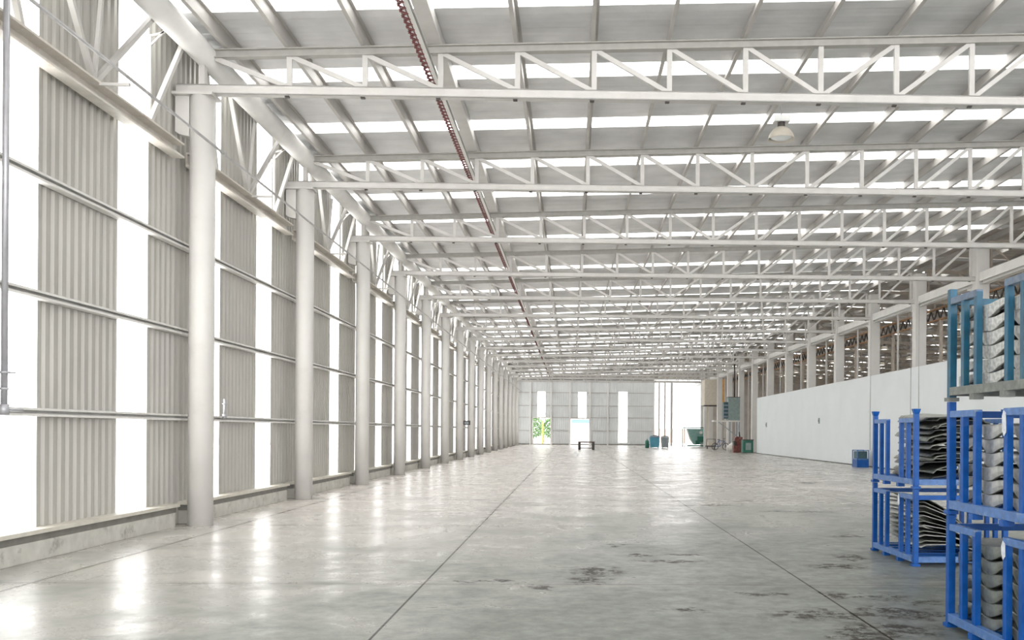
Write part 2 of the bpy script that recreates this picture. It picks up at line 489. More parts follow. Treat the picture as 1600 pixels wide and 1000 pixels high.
# bracing trusses high on the left wall
t0 = empty('bracing_truss', (-6.42, Y1-S, 0))
A, B = .22, S-.27
MB().prism([(-.09, 6.0), (.09, 6.0), (.09, 6.03), (-.07, 6.03), (-.07, 6.21), (.09, 6.21), (.09, 6.24), (-.09, 6.24)], A, B).build('bottom_chord', 'rust', t0)
mid = 3.0
for (ya, yb) in ((mid, mid-1.4), (mid, mid+1.4), (mid-1.65, mid-2.55), (mid+1.65, mid+2.45)):
    MB().bar((0, ya, 6.22), (.15, yb, 7.70), .07, .07, (1, 0, 0)).build('diagonal', 'steel', t0)
MB().bar((0, mid, 6.22), (.12, mid, 7.64), .05, .05, (1, 0, 0)).build('vertical', 'steel', t0)
MB().bar((-.06, 4.80, 6.22), (-.06, 4.80, 7.62), .045, .045, (1, 0, 0)).bar((-.06, 4.80, 7.45), (.16, 4.80, 7.68), .03, .03, (0, 1, 0)).bar((-.06, 4.80, 7.60), (.16, 4.80, 7.66), .03, .03, (0, 1, 0)).build('hanger_post', 'steel', t0)
MB().bar((.08, mid, 6.20), (.48, mid, 6.20), .04, .04).build('outrigger', 'steel', t0)
tk = kids_of(t0)
for i in range(-1, 16):
    o = t0 if i < 0 else dup(t0, tk, (-6.42, Y1+i*S, 0))
    tag(o, 'zigzag bracing truss high on the left wall, ' + ('in front of the first round column' if i < 0 else 'just beyond the %s round column' % ORD[i]),
        'truss', 'bracing trusses on the left wall')

# thin pipe strung past the columns
tp = empty('sprinkler_pipe', (-5.90, 3, 0))
MB().tube((0, 0, 6.25), (0, YE-3.3, 6.25), .022, n=10).build('pipe_run', 'rod', tp)
for i in range(0, 8):
    MB().tube((0, Y1-3+i*S+.2, 6.25), (0, Y1-3+i*S+.32, 6.25), .035, n=10).build('coupling', 'rod', tp)
tag(tp, 'thin grey pipe running lengthwise in front of the left column tops', 'pipe')

# vertical pipe at the left edge
vp = empty('vertical_pipe', (-6.30, 10.58, 0))
MB().tube((0, 0, 1.8), (0, 0, 7.58), .034, n=14).build('pipe', 'pipe', vp)
MB().tube((0, 0, 1.74), (0, 0, 1.86), .052, n=14).tube((0, -.02, 1.8), (0, .35, 1.8), .02, n=10).build('elbow', 'pipe', vp)
MB().tube((0, 0, 2.20), (0, 0, 2.225), .06, n=14).bar((-.08, 0, 2.21), (.12, 0, 2.21), .02, .015).build('valve_handle', 'pipe', vp)
MB().tube((0, 0, 2.02), (0, 0, 2.045), .045, n=14).build('collar', 'pipe', vp)
tag(vp, 'grey vertical pipe with a valve at the left edge of the photo', 'pipe')
vs = empty('pipe_stub', (-6.44, 17.6, 0))
MB().tube((0, 0, 1.86), (0, 0, 2.16), .025, n=12).build('pipe', 'pipe', vs)
MB().tube((0, 0, 1.80), (0, 0, 1.88), .04, n=12).build('elbow', 'pipe', vs)
MB().tube((0, 0, 2.06), (0, 0, 2.08), .045, n=12).build('valve_handle', 'pipe', vs)
tag(vs, 'short grey valve stub on the girt just beyond the first round column', 'pipe')

# dark box on the wall far down the row
eb = empty('notice_box', (-6.12, 55.0, 0))
MB().box(-.21, .21, -.05, .05, 1.93, 2.18).build('housing', 'dark', eb)
MB().box(-.12, .12, -.062, -.05, 1.98, 2.12).build('front_panel', 'grey', eb)
MB().box(-.36, -.20, -.03, .03, 1.78, 2.1).build('bracket', 'dark', eb)
tag(eb, 'small dark box mounted on the left wall between distant columns', 'box')

# ---------------------------------------------------------------- roof trusses
PX = [-5.98, -4.72, -3.47, -2.22, -.94, .34, 1.60, 2.88, 4.15, 5.43, 6.71, 7.98, 9.25, 10.52, 11.79, 13.06, 14.40]
MIDI = 8
def chord_bar(mb, x0, x1, z0, z1, h, w):
    mb.quadbox([(x0, -w/2, z0), (x1, -w/2, z1), (x1, w/2, z1), (x0, w/2, z0), (x0, -w/2, z0+h), (x1, -w/2, z1+h), (x1, w/2, z1+h), (x0, w/2, z0+h)])
def build_truss():
    r = empty('roof_truss', (0, Y1, 0))
    mb = MB(); mb.box(-6.56, XR-.24, -.07, .07, CH0, CH0+.02); mb.box(-6.56, XR-.24, -.012, .012, CH0+.02, CH1-.02); mb.box(-6.56, XR-.24, -.07, .07, CH1-.02, CH1)
    mb.box(-6.56, XR-.24, -.07, -.055, CH0, CH1)
    mb.build('bottom_chord', 'steel', r)
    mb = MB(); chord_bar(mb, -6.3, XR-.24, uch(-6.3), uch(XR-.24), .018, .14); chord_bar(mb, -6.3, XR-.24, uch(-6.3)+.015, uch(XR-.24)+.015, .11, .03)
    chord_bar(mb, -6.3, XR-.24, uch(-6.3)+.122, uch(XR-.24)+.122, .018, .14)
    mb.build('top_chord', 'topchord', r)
    for i, x in enumerate(PX):
        if i == 0: continue
        MB().bar((x, 0, CH1-.005), (x, 0, uch(x)+.01), .085, .06, (0, 1, 0)).build('vertical', 'steel', r)
    for i in range(len(PX)-1):
        a, b = PX[i], PX[i+1]
        if i < MIDI: p, q = (a+.05, uch(a)+.0), (b-.03, CH1)
        else: p, q = (a+.05, CH1), (b-.03, uch(b))
        MB().bar((p[0], .0, p[1]), (q[0], .0, q[1]), .075, .05, (0, 1, 0)).build('diagonal', 'steel', r)
    for x in PX[1:]: MB().box(x-.07, x+.0, -.03, .03, CH0-.022, CH0).build('chord_bolt', 'dark', r)
    return r
tr0 = build_truss(); trk = kids_of(tr0)
for i in range(NCOL):
    o = tr0 if i == 0 else dup(tr0, trk, (0, Y1+i*S, 0))
    tag(o, 'white lattice roof truss spanning the hall above the %s round column' % ORD[i], 'truss', 'roof trusses across the hall')
# the neighbouring hall's trusses, each one mesh
nt0 = None
for i in range(NCOL):
    if nt0 is None:
        mb = MB(); mb.box(XR+.24, XF-.1, -.06, .06, CH0, CH1)
        chord_bar(mb, XR+.24, XF-.1, uch(XR+.24), uch(XF-.1), .14, .12)
        for k, x in enumerate(PX):
            xx = 2*XR-x
            mb.bar((xx, 0, CH1), (xx, 0, uch(xx)), .08, .06, (0, 1, 0))
            if k < len(PX)-1:
                x2 = 2*XR-PX[k+1]
                if k < MIDI: mb.bar((xx, 0, uch(xx)), (x2, 0, CH1), .05, .08, (0, 1, 0))
                else: mb.bar((xx, 0, CH1), (x2, 0, uch(x2)), .05, .08, (0, 1, 0))
        nt0 = mb.build('neighbour_truss', 'steel2'); o = nt0
    else:
        o = nt0.copy(); COL.objects.link(o)
    o.location = (0, Y1+i*S, 0)
    tag(o, 'lattice truss of the neighbouring hall, seen past the %s square column' % ORD[i], 'truss', 'roof trusses of the neighbouring hall')

# purlins: Z sections on the top chords
def purlin(x, w=.06):
    z0 = uch(x)+.142; z1 = zroof(x)-.005
    mb = MB()
    mb.prism([(x-w, z0), (x+.006, z0), (x+.006, z1-.008), (x+w, z1-.008), (x+w, z1), (x-.006, z1), (x-.006, z0+.008), (x-w, z0+.008)], YS+.2, YE-.05)
    return mb
PP = [-5.72]+PX[1:]
for i, x in enumerate(PP):
    if i == 3: continue
    o = purlin(x).build('purlin', 'purlin')
    tag(o, 'pale grey roof purlin running lengthwise, %s from the left wall' % ORD[i], 'purlin', 'purlins of the hall roof')
o = MB().box(-2.44, -2.20, YS+.2, YE-.05, uch(-2.2)+.142, zroof(-2.3)-.01).build('box_purlin', 'steel')
tag(o, 'wide pale box purlin under the roof right beside the red cable tray', 'purlin')
for i, x in enumerate(PX[1:]):
    o = purlin(2*XR-x).build('neighbour_purlin', 'purlin')
    tag(o, 'lengthwise purlin of the neighbouring hall roof, %s from its outer wall' % ORD[i], 'purlin', 'purlins of the neighbouring roof')

# red cable tray
ct = empty('cable_tray', (-2.37, 3, 7.53))
mb = MB(); Ln = YE-3.2
for sx in (-.085, -.015): mb.box(sx-.006, sx+.006, 0, Ln, 0, .05)
mb.build('side_rails', 'red', ct)
MB().box(.07, .085, 0, Ln, 0, .05).build('edge_rail', 'darkangle', ct)
mb = MB(); k = 0; yy = .1
while yy < Ln:
    mb.bar((-.10, yy, .0), (.0, yy+.09, .0), .03, .014); mb.bar((.0, yy+.09, .014), (-.10, yy+.18, .014), .03, .014); yy += .18
o = mb.build('lattice_rungs', 'red', ct)
MB().box(.0, .07, 0, Ln, .005, .017).build('cable_run', 'white', ct)
for i in range(16):
    MB().bar((0, Y1-3+i*S, .04), (0, Y1-3+i*S, .475), .012, .012).build('hanger', 'rod', ct)
tag(ct, 'red lattice cable tray running the length of the hall under the roof', 'cable tray')

# ---------------------------------------------------------------- high-bay lamps
def high_bay(x, y, zr, lens):
    """zr: height of the rim"""
    r = empty('high_bay_lamp', (x, y, 0))
    MB().lathe([(.262, zr), (.268, zr+.005), (.258, zr+.03), (.235, zr+.10), (.17, zr+.19), (.09, zr+.245), (.06, zr+.25), (.06, zr+.242), (.085, zr+.235), (.16, zr+.18), (.225, zr+.095), (.252, zr+.02), (.262, zr)]).build('reflector', 'shade', r)
    MB().lathe([(.001, zr-.01), (.12, zr+.0), (.20, zr+.03), (.235, zr+.065), (.12, zr+.12), (.001, zr+.125)]).build('lens', lens, r)
    MB().tube((0, 0, zr+.245), (0, 0, zr+.34), .075, n=14).build('neck', 'dark', r)
    MB().box(-.16, .16, -.09, .09, zr+.34, zr+.47).build('ballast_box', 'alu', r, bevel=.012)
    MB().tube((0, 0, zr+.47), (0, 0, uch(x)+.15), .014, n=8).build('hanger_rod', 'rod', r)
    return r
tag(high_bay(4.15, 18.7, 7.46, 'lens'), 'bell-shaped high-bay lamp hanging alone under the hall roof', 'lamp')
lm = None; n = 0
for j, x in enumerate((2*XR-9.25, 2*XR-5.43, 2*XR-.34)):
    for i in range(4, 16):
        if lm is None:
            lm = high_bay(x, Y1+i*S-3, 7.05, 'lit'); lk = kids_of(lm); o = lm; zb = x
        else:
            o = dup(lm, lk, (x, Y1+i*S-3, 0)); o.location.z = uch(x)-uch(zb)
        n += 1
        tag(o, 'lit lamp of the neighbouring hall, %s row, level with the %s square column' % (ORD[j], ORD[i]), 'lamp', 'lamps of the neighbouring hall')

# ---------------------------------------------------------------- right side: columns, beams, partition
q0 = empty('square_column', (XR, Y1, 0))
MB().box(-.24, .24, -.2, .2, 0, 8.40).build('shaft', 'col', q0, bevel=.02)
# curved haunch on the far side, under the beam
pts = [(.2, 6.98), (.95, 6.98)]+[(.95-.75*math.sin(t*math.pi/2/6), 6.30+.62*math.cos(t*math.pi/2/6)-.0) for t in range(0, 7)]
MB().prism(pts, -.10, .10, axis='X').build('haunch', 'steel', q0)
qk = kids_of(q0)
for i in range(NCOL):
    o = q0 if i == 0 else dup(q0, qk, (XR, Y1+i*S, 0))
    tag(o, 'square white column rising behind the white partition, %s from the camera' % ORD[i], 'column', 'square columns on the right side')
lb = None
for i in range(-1, 16):
    if lb is None:
        mb = MB(); mb.box(-.12, .12, .21, S-.21, 6.99, 7.01); mb.box(-.015, .015, .21, S-.21, 7.01, 7.40); mb.box(-.12, .12, .21, S-.21, 7.40, 7.42); mb.box(-.14, -.12, .21, S-.21, 7.10, 7.42)
        lb = mb.build('tie_beam', 'white'); o = lb
    else: o = lb.copy(); COL.objects.link(o)
    o.location = (XR, Y1+i*S, 0)
    tag(o, 'white beam tying the right columns together, ' + ('in front of the first square column' if i < 0 else 'just beyond the %s square column' % ORD[i]), 'beam', 'tie beams between the right columns')
    # light post in the middle of each opening
pb = None
for i in range(1, 13):
    if pb is None: pb = MB().bar((0, 0, 0), (0, 0, 6.99), .07, .07).build('opening_post', 'steel'); o = pb
    else: o = pb.copy(); COL.objects.link(o)
    o.location = (XR, Y1+i*S+2.6, 0)
    tag(o, 'thin pale post in the opening just beyond the %s square column' % ORD[i], 'post', 'thin posts between the right columns')
rb = empty('lattice_girder', (15.75, 28, 0))
RL = 64
MB().bar((0, 0, 6.50), (0, RL, 6.50), .10, .07).build('lower_chord', 'brown', rb)
MB().bar((0, 0, 6.98), (0, RL, 6.98), .10, .07).build('upper_chord', 'brown', rb)
mb = MB(); yy = 0
while yy < RL-.5:
    mb.bar((0, yy, 6.52), (0, yy+.35, 6.96), .05, .05, (1, 0, 0)); mb.bar((0, yy+.35, 6.96), (0, yy+.70, 6.52), .05, .05, (1, 0, 0)); yy += .70
mb.build('web_lacing', 'dark', rb)
for k in range(10):
    MB().bar((0, 5.9+k*6-.1, 0), (0, 5.9+k*6-.1, 6.46), .12, .12).build('leg', 'steel2', rb)
tag(rb, 'rusty brown lattice girder in the neighbouring hall behind the white tie beams', 'girder')

# white partition
wp = MB().quadbox([(14.15, 4, 0.05), (14.25, 4, 0.05), (14.25, 71.5, 0.05), (14.15, 71.5, 0.05), (14.15, 4, 4.46), (14.25, 4, 4.46), (14.25, 71.5, 4.24), (14.15, 71.5, 4.24)])
struct(wp.build('wall_partition', 'wallwhite'))
struct(MB().box(14.17, 14.24, 4, 71.5, 0, .055).build('trim_3', 'dark'))
for yy, nm in ((44.2, 'the farther'), (38.9, 'the middle'), (38.0, 'the nearest')):
    o = MB().tube((14.13, yy, .8), (14.13, yy, 7.3 if yy > 44 else 7.0), .012, n=8).build('wire_conduit', 'rod')
    tag(o, 'thin vertical conduit on the white partition, %s of three' % nm, 'conduit', 'conduits on the white partition')
for k, (yy, zz, nm) in enumerate(((53.4, 2.30, 'larger and nearer'), (67.9, 2.17, 'small far'))):
    f = empty('wall_socket', (14.15, yy, zz))
    MB().box(-.05, 0, -.09, .09, -.16, .16).build('plate', 'grey', f, bevel=.008)
    MB().box(-.065, -.05, -.05, .05, -.06, .05).build('switch', 'dark', f)
    tag(f, '%s grey box fixed on the white partition' % nm, 'socket', 'boxes on the white partition')

# ---------------------------------------------------------------- far wall
ys = YE
fwm = MB()
# (x0, x1, z0, z1) metal areas around three slit windows and two doorways
ZF = zroof(XW)-.05
for r_ in ((-6.6, -4.64, .12, ZF), (-4.64, -4.05, 3.2, ZF), (-4.05, -3.12, 6.3, ZF), (-3.12, -2.34, 3.2, ZF), (-4.05, -3.12, 3.2, 3.27), (-2.34, -.24, .12, ZF),
           (-.24, .77, 3.1, ZF), (.77, 1.74, 6.28, ZF), (1.74, 2.29, 3.1, ZF), (.77, 1.74, 3.1, 3.23), (2.29, 5.56, .12, ZF), (5.56, 6.63, 6.35, ZF), (5.56, 6.63, .12, .28), (6.63, 9.75, .12, ZF)):
    wall_sheet_y(fwm, ys, *r_)
struct(fwm.build('wall_far', 'farwall'))
hd = MB().box(-6.6, 9.75, ys-.06, ys+.02, 0, .12)
struct(hd.build('trim_4', 'darkangle'))
for (a, b, c, d) in ((-4.05, -3.12, 3.27, 6.3), (.77, 1.74, 3.23, 6.28), (5.56, 6.63, .28, 6.35)):
    window(MB().box(a, b, ys+.02, ys+.03, c, d))
struct(MB().box(-6.6, 9.75, ys-.12, ys-.02, 7.70, 7.80).build('trim_5', 'darkangle'))
up = MB()
up.prism([(9.75, 7.95), (XF, 7.95), (XF, zroof(XF)-.05), (XR, zroof(XR)-.05), (9.75, zroof(9.75)-.05)], ys, ys+.05)
up.prism([(-6.6, ZF-.01), (9.75, ZF-.01), (9.75, zroof(9.75)-.05)], ys+.0, ys+.05)
up.box(15.9, XF, ys, ys+.05, 0, 7.95)
struct(up.build('wall_far_upper', 'roof2'))
for k, (a, b, h) in enumerate(((-4.64, -2.34, 3.2), (-.24, 2.29, 3.1))):
    d = MB().box(a-.08, a+.05, ys-.1, ys+.1, 0, h).box(b-.05, b+.08, ys-.1, ys+.1, 0, h).box(a-.08, b+.08, ys-.1, ys+.1, h-.05, h+.08)
    struct(d.build('door_%d' % (k+1), 'white'))
fp = None
for k, (x, nm) in enumerate(((-4.9, 'leftmost'), (-2.43, 'second from the left'), (-.19, 'third from the left'), (2.17, 'fourth from the left'), (4.3, 'rightmost, thickest'))):
    if fp is None: fp = MB().box(-.09, .09, -.1, .08, 0, 7.68).build('wall_post', 'white'); o = fp
    else: o = fp.copy(); COL.objects.link(o)
    o.location = (x, ys-.12, 0)
    tag(o, 'slim white post on the far end wall, %s' % nm, 'post', 'posts on the far wall')
for z, nm in ((1.69, 'lowest'), (3.25, 'second from the floor'), (4.65, 'third from the floor'), (6.2, 'highest')):
    mb = MB()
    segs = [(-6.55, -4.75), (-2.27, -.30), (2.35, 5.5), (6.68, 9.7)] if z < 3.2 else [(-6.55, -4.1), (-3.1, .72), (1.8, 5.5), (6.68, 9.7)]
    for (a, b) in segs: mb.box(a, b, ys-.07, ys-.01, z-.05, z+.03)
    tag(mb.build('end_wall_girt', 'purlin'), 'horizontal girt across the far end wall, %s' % nm, 'girt', 'girts on the far wall')

# wide far opening with three slender posts
op = None
for k, (x, nm) in enumerate(((10.4, 'left'), (11.09, 'middle'), (11.89, 'right'))):
    w_ = .09 if k < 2 else .13
    o = MB().box(-w_, w_, -.08, .08, 0, 7.54).build('door_post', 'purlin', loc=(x, ys-.05, 0))
    tag(o, 'slender full-height post in the wide far opening, %s of three' % nm, 'post', 'posts in the wide far opening')
o = MB().box(9.9, 15.9, ys-.15, ys+.05, 7.55, 7.7).build('door_track', 'purlin')
tag(o, 'pale track rail across the top of the wide far opening', 'rail')
struct(MB().box(15.45, 15.9, ys-.1, ys+.1, 0, 7.95).build('trim_6', 'beige'))
struct(MB().box(9.72, 9.88, ys-.1, ys+.1, 0, 7.95).build('trim_7', 'white'))

# ---------------------------------------------------------------- outdoors
def tree(x, y, h, lab):
    r = empty('leafy_tree', (x, y, -.02))
    MB().tube((0, 0, 0), (0, 0, h*.6), .10, .05, n=10).build('trunk', 'bark', r)
    mb = MB(); rnd = random.Random(int(x*10))
    for c in range(700):
        th = rnd.uniform(0, 6.283); ph = math.acos(rnd.uniform(-1, 1)); rr = rnd.uniform(.5, 1)**.5
        p = Vector((math.sin(ph)*math.cos(th)*rr*h*.38, math.sin(ph)*math.sin(th)*rr*h*.38, h*.6+math.cos(ph)*rr*h*.42))
        q = Vector((rnd.uniform(-1, 1), rnd.uniform(-1, 1), rnd.uniform(-1, 1))).normalized()*.14
        t = q.cross(Vector((rnd.random(), rnd.random(), rnd.random()))).normalized()*.10
        k = len(mb.v); mb.v += [tuple(p-q), tuple(p+t), tuple(p+q), tuple(p-t)]; mb.f.append((k, k+1, k+2, k+3)); mb.smooth.append(False)
    mb.build('foliage', 'leaf', r)
    return tag(r, lab, 'tree', 'trees outside the far doorway')
tree(-4.9, 119, 3.6, 'leafy green tree outside at the left edge of the far left doorway')
tree(-2.6, 122, 3.3, 'leafy green tree outside at the right side of the far left doorway')
tree(-3.9, 131, 4.4, 'green tree farthest outside the far left doorway')
o = MB().tube((-3.55, 116, -.02), (-3.55, 116, 2.9), .09, n=12).build('bollard_post', 'yellow')
tag(o, 'yellow post outside the far left doorway', 'post')
tk_ = empty('storage_container', (1.3, 120, -.07))
MB().box(-1.3, 1.25, -.1, 5, .05, 2.75).build('container_body', 'white', tk_, bevel=.03)
MB().box(-1.32, 1.27, -.13, 5.02, 2.75, 3.2).build('roof_band', 'skyblue', tk_, bevel=.03)
for sx in (-.62, .62): MB().box(sx-.03, sx+.03, -.15, -.11, .2, 2.6).build('locking_bar', 'grey', tk_)
tag(tk_, 'white container with a pale blue top outside the middle doorway', 'container')
yb = empty('yard_wall', (12.2, 140, -.02))
MB().box(-4.5, 6, 0, .3, 0, 2.0).build('wall_face', 'brick', yb)
MB().box(-4.6, 6.1, -.05, .35, 2.0, 2.12).build('coping', 'beige', yb)
tag(yb, 'low pinkish yard wall outside the wide far opening', 'wall')

# ---------------------------------------------------------------- things at the far end
b = empty('low_bench', (1.30, 82, 0))
MB().box(-.72, .72, -.25, .25, .62, .72).build('top', 'wood', b, bevel=.01)
for sx in (-.60, .60): MB().box(sx-.11, sx+.11, -.22, .22, 0, .62).build('leg', 'dark', b, bevel=.01)
MB().box(-.5, .5, -.03, .03, .12, .18).build('stretcher', 'wood', b)
tag(b, 'low dark brown bench standing alone on the far floor', 'bench')

def bin_(name, x, y, wdt, h, body, lid, label, cat='bin'):
    r = empty(name, (x, y, 0)); a = wdt/2
    k = MB(); k.quadbox([(-a*.86, -a*.8, .08), (a*.86, -a*.8, .08), (a*.86, a*.8, .08), (-a*.86, a*.8, .08), (-a, -a, h*.82), (a, -a, h*.82), (a, a, h*.82), (-a, a, h*.82)])
    k.build('body', body, r, bevel=.03)
    k = MB(); k.quadbox([(-a*1.06, -a*1.1, h*.82), (a*1.06, -a*1.1, h*.82), (a*1.06, a*1.06, h*.82), (-a*1.06, a*1.06, h*.82), (-a*.8, -a*.8, h*.96), (a*.8, -a*.8, h*.96), (a*.8, a*.8, h*.96), (-a*.8, a*.8, h*.96)])
    l_ = k.build('lid', lid, r, bevel=.02)
    MB().tube((-a*.4, -a*.4, h*.97), (a*.4, -a*.4, h*.97), .03, n=8).build('handle', 'dark', l_)
    for sx in (-1, 1): MB().tube((sx*a*.7-.03, -a*.55, .08), (sx*a*.7+.03, -a*.55, .08), .08, n=14).build('wheel', 'dark', r)
    return tag(r, label, cat)
bin_('waste_bin', 8.22, 93, .96, 1.29, 'bin', 'binlid', 'sky-blue waste bin with a grey lid at the far end')
bin_('waste_bin', 9.27, 93.1, .74, 1.25, 'grey', 'grey', 'grey waste bin just right of the sky-blue bin')
o = empty('gas_bottle', (7.49, 93, 0))
MB().lathe([(.001, 0), (.19, .0), (.19, .62), (.15, .74), (.06, .80), (.001, .80)], n=18).build('cylinder', 'green', o)
MB().tube((0, 0, .80), (0, 0, .90), .035, n=10).build('valve', 'dark', o)
tag(o, 'small dark green bottle left of the sky-blue bin', 'bottle')

# hopper machine in its frame
hp = empty('tipping_hopper', (13.5, 103, 0))
fr = MB()
for sx in (-1.2, 1.2):
    for sy in (-.7, .7): fr.bar((sx, sy, 0), (sx, sy, 2.05), .08, .08)
for sy in (-.7, .7): fr.bar((-1.24, sy, 2.09), (1.24, sy, 2.09), .08, .10); 
for sx in (-1.2, 1.2): fr.bar((sx, -.7, 2.09), (sx, .7, 2.09), .08, .10)
fr.bar((-.85, -.7, .12), (1.2, -.7, .12), .1, .14)
fr.build('frame', 'green', hp)
MB().prism([(-.85, 1.98), (1.05, 1.98), (.95, .30), (-.05, .22), (-.45, .8)], -.55, .55).build('hopper', 'lgreen', hp, bevel=.03)
MB().box(.25, .95, -.72, -.56, .55, 1.15).box(.05, .5, -.70, -.56, .25, .7).build('drive_unit', 'green', hp, bevel=.03)
MB().tube((.62, -.73, 1.55), (.62, -.56, 1.55), .17, n=18).build('fan_cover', 'white', hp)
tag(hp, 'green tipping hopper in a frame in front of the wide far opening', 'machine')

# beige cabin hung at the right of the far opening
cbn = empty('raised_cabin', (15.15, 96.7, 0))
MB().box(-1.60, -.30, -1.2, 1.2, 4.36, 6.97).build('cabin_wall', 'beige', cbn, bevel=.02)
MB().box(-.30, .45, -1.2, 1.2, 4.36, 6.97).build('side_panel', 'orange', cbn, bevel=.02)
MB().box(-1.65, .2, -1.25, 1.25, 4.28, 4.36).build('floor_plate', 'dark', cbn)
for sx in (-1.1, .05, .7): MB().bar((sx, 0, 0), (sx, 0, 4.28), .12, .12).build('leg', 'beige', cbn)
tag(cbn, 'raised beige cabin with an orange side panel right of the far opening', 'cabin')
o = MB().bar((14.25, 100, 0), (14.25, 100, 4.4), .30, .30).build('standing_post', 'white')
tag(o, 'thick white post left of the beige cabin legs', 'post')

# equipment platform with cabinet
pf = empty('equipment_platform', (13.2, 80, 0))
MB().box(-1.15, 1.1, -.6, .6, 2.50, 2.62).build('deck', 'white', pf)
MB().bar((1.0, -.5, 0), (1.0, -.5, 2.5), .1, .1).build('leg', 'grey', pf)
MB().bar((1.0, .5, 0), (1.0, .5, 2.5), .1, .1).build('leg', 'grey', pf)
MB().bar((.4, .5, 0), (.4, .5, 2.5), .1, .1).build('leg', 'grey', pf)
MB().bar((-.75, -.5, 2.48), (.95, -.5, 1.2), .07, .07, (0, 1, 0)).build('brace', 'grey', pf)
tag(pf, 'pale steel platform carrying the grey-green cabinet', 'platform')
cb_ = empty('electrical_cabinet', (13.62, 80, 2.62))
MB().box(-.32, .68, -.45, .45, 0, 1.95).build('housing', 'cabinet', cb_, bevel=.02)
MB().box(-.70, -.32, -.40, .40, .15, 1.55).build('louvre_unit', 'cabdark', cb_, bevel=.02)
for k in range(4): MB().box(-.68, -.34, -.43, -.40, .25+k*.32, .40+k*.32).build('louvre', 'binlid', cb_)
MB().box(-.34, .70, -.47, .47, 1.95, 2.0).build('roof_plate', 'dark', cb_)
tag(cb_, 'grey-green cabinet with dark louvres standing on the platform', 'cabinet')
o = MB().tube((13.9, 80, 4.62), (13.9, 80, 8.3), .06, n=10).build('flue_pipe', 'dark')
tag(o, 'dark thin flue pipe rising from the cabinet to the roof', 'pipe')

# motorcycle-like clutter
def bicycle(x, y, lab, mat, rz=.25):
    r = empty('bicycle', (x, y, 0), rz)
    for sx in (-.52, .52):
        mb = MB()
        for k in range(20):
            a = 2*math.pi*k/20; b_ = 2*math.pi*(k+1)/20
            mb.tube((sx+.30*math.cos(a), 0, .33+.30*math.sin(a)), (sx+.30*math.cos(b_), 0, .33+.30*math.sin(b_)), .03, n=6, caps=False)
        for k in range(8):
            a = math.pi*k/4
            mb.tube((sx, 0, .33), (sx+.29*math.cos(a), 0, .33+.29*math.sin(a)), .006, n=5)
        mb.build('wheel', 'dark', r)
    MB().tube((-.52, 0, .33), (-.12, 0, .85), .022, n=8).tube((-.12, 0, .85), (.38, 0, .82), .022, n=8).tube((.38, 0, .82), (.52, 0, .33), .022, n=8).tube((-.05, 0, .33), (.38, 0, .80), .022, n=8).tube((-.05, 0, .33), (-.15, 0, .92), .022, n=8).tube((-.52, 0, .33), (-.05, 0, .33), .02, n=8).build('frame', mat, r)
    MB().box(-.28, -.04, -.07, .07, .92, .98).build('saddle', 'dark', r, bevel=.02)
    MB().tube((.36, -.25, 1.05), (.36, .25, 1.05), .018, n=8).tube((.38, 0, .82), (.36, 0, 1.05), .018, n=8).build('handlebar', 'dark', r)
    return tag(r, lab, 'bicycle')
bicycle(13.35, 84, 'dark bicycle with a blue frame parked by the platform leg', 'blue')
pc = empty('pallet_cart', (13.35, 90, 0))
MB().box(-.45, .45, -.4, .4, .22, .32).build('deck', 'dark', pc)
for sx in (-.35, .35): MB().tube((sx-.04, -.3, .11), (sx+.04, -.3, .11), .11, n=14).build('wheel', 'dark', pc)
MB().tube((-.42, -.35, .3), (-.42, -.35, .95), .025, n=8).tube((.42, -.35, .3), (.42, -.35, .95), .025, n=8).tube((-.42, -.35, .95), (.42, -.35, .95), .025, n=8).build('push_handle', 'dark', pc)
tag(pc, 'low dark trolley beside the green hopper', 'trolley')
o = empty('cardboard_box', (13.35, 90, .32)); MB().box(-.26, .26, -.25, .25, 0, .36).build('carton', 'beige', o, bevel=.01); MB().box(-.03, .03, -.252, .252, .355, .364).build('tape', 'grey', o)
tag(o, 'beige carton on the low dark trolley', 'box')

# white sack leaning
sk = MB(); bmv = []
me = bpy.data.meshes.new('white_sack'); bmm = bmesh.new(); bmesh.ops.create_icosphere(bmm, subdivisions=4, radius=1)
for v in bmm.verts:
    c = v.co; f = 1-.35*max(0, c.z)
    wob = .05*math.sin(7*c.x+3*c.z)+.04*math.sin(9*c.y+5*c.z)
    v.co = Vector((c.x*.38*f*(1+wob)+.16*c.z, c.y*.28*f*(1+wob), (c.z+1)*.40 if c.z > -.8 else .04+(c.z+1)*.2))
bmm.to_mesh(me); bmm.free(); me.materials.append(M['sack'])
for p_ in me.polygons: p_.use_smooth = True
o = bpy.data.objects.new('white_sack', me); COL.objects.link(o); o.location = (13.3, 78, -.02)
tag(o, 'slumped white sack leaning by the maroon machine', 'sack')

rm = empty('workshop_machine', (13.36, 75, 0))
MB().box(-.44, .44, -.35, .35, 0, .55).build('base', 'maroon', rm, bevel=.03)
MB().box(-.20, .30, -.25, .25, .55, 1.25).build('column_body', 'maroon', rm, bevel=.04)
MB().tube((-.1, -.3, 1.05), (-.1, .3, 1.05), .22, n=18).build('drum', 'maroon', rm)
MB().tube((.12, 0, 1.25), (.05, 0, 1.65), .05, n=10).build('lever', 'dark', rm)
MB().box(-.42, -.24, -.30, .30, .55, .9).build('side_guard', 'dark', rm, bevel=.01)
tag(rm, 'maroon workshop machine between the white sack and green bin', 'machine')
gb = empty('oil_bin', (13.72, 73, 0))
MB().box(-.42, .38, -.45, .45, .04, 1.0).build('body', 'green', gb, bevel=.03)
MB().box(-.44, .40, -.47, .47, 1.0, 1.06).build('rim', 'dark', gb)
MB().box(-.22, .20, -.47, -.45, .25, .8).build('front_plate', 'cabinet', gb)
tag(gb, 'dark green bin against the end of the white partition', 'bin')

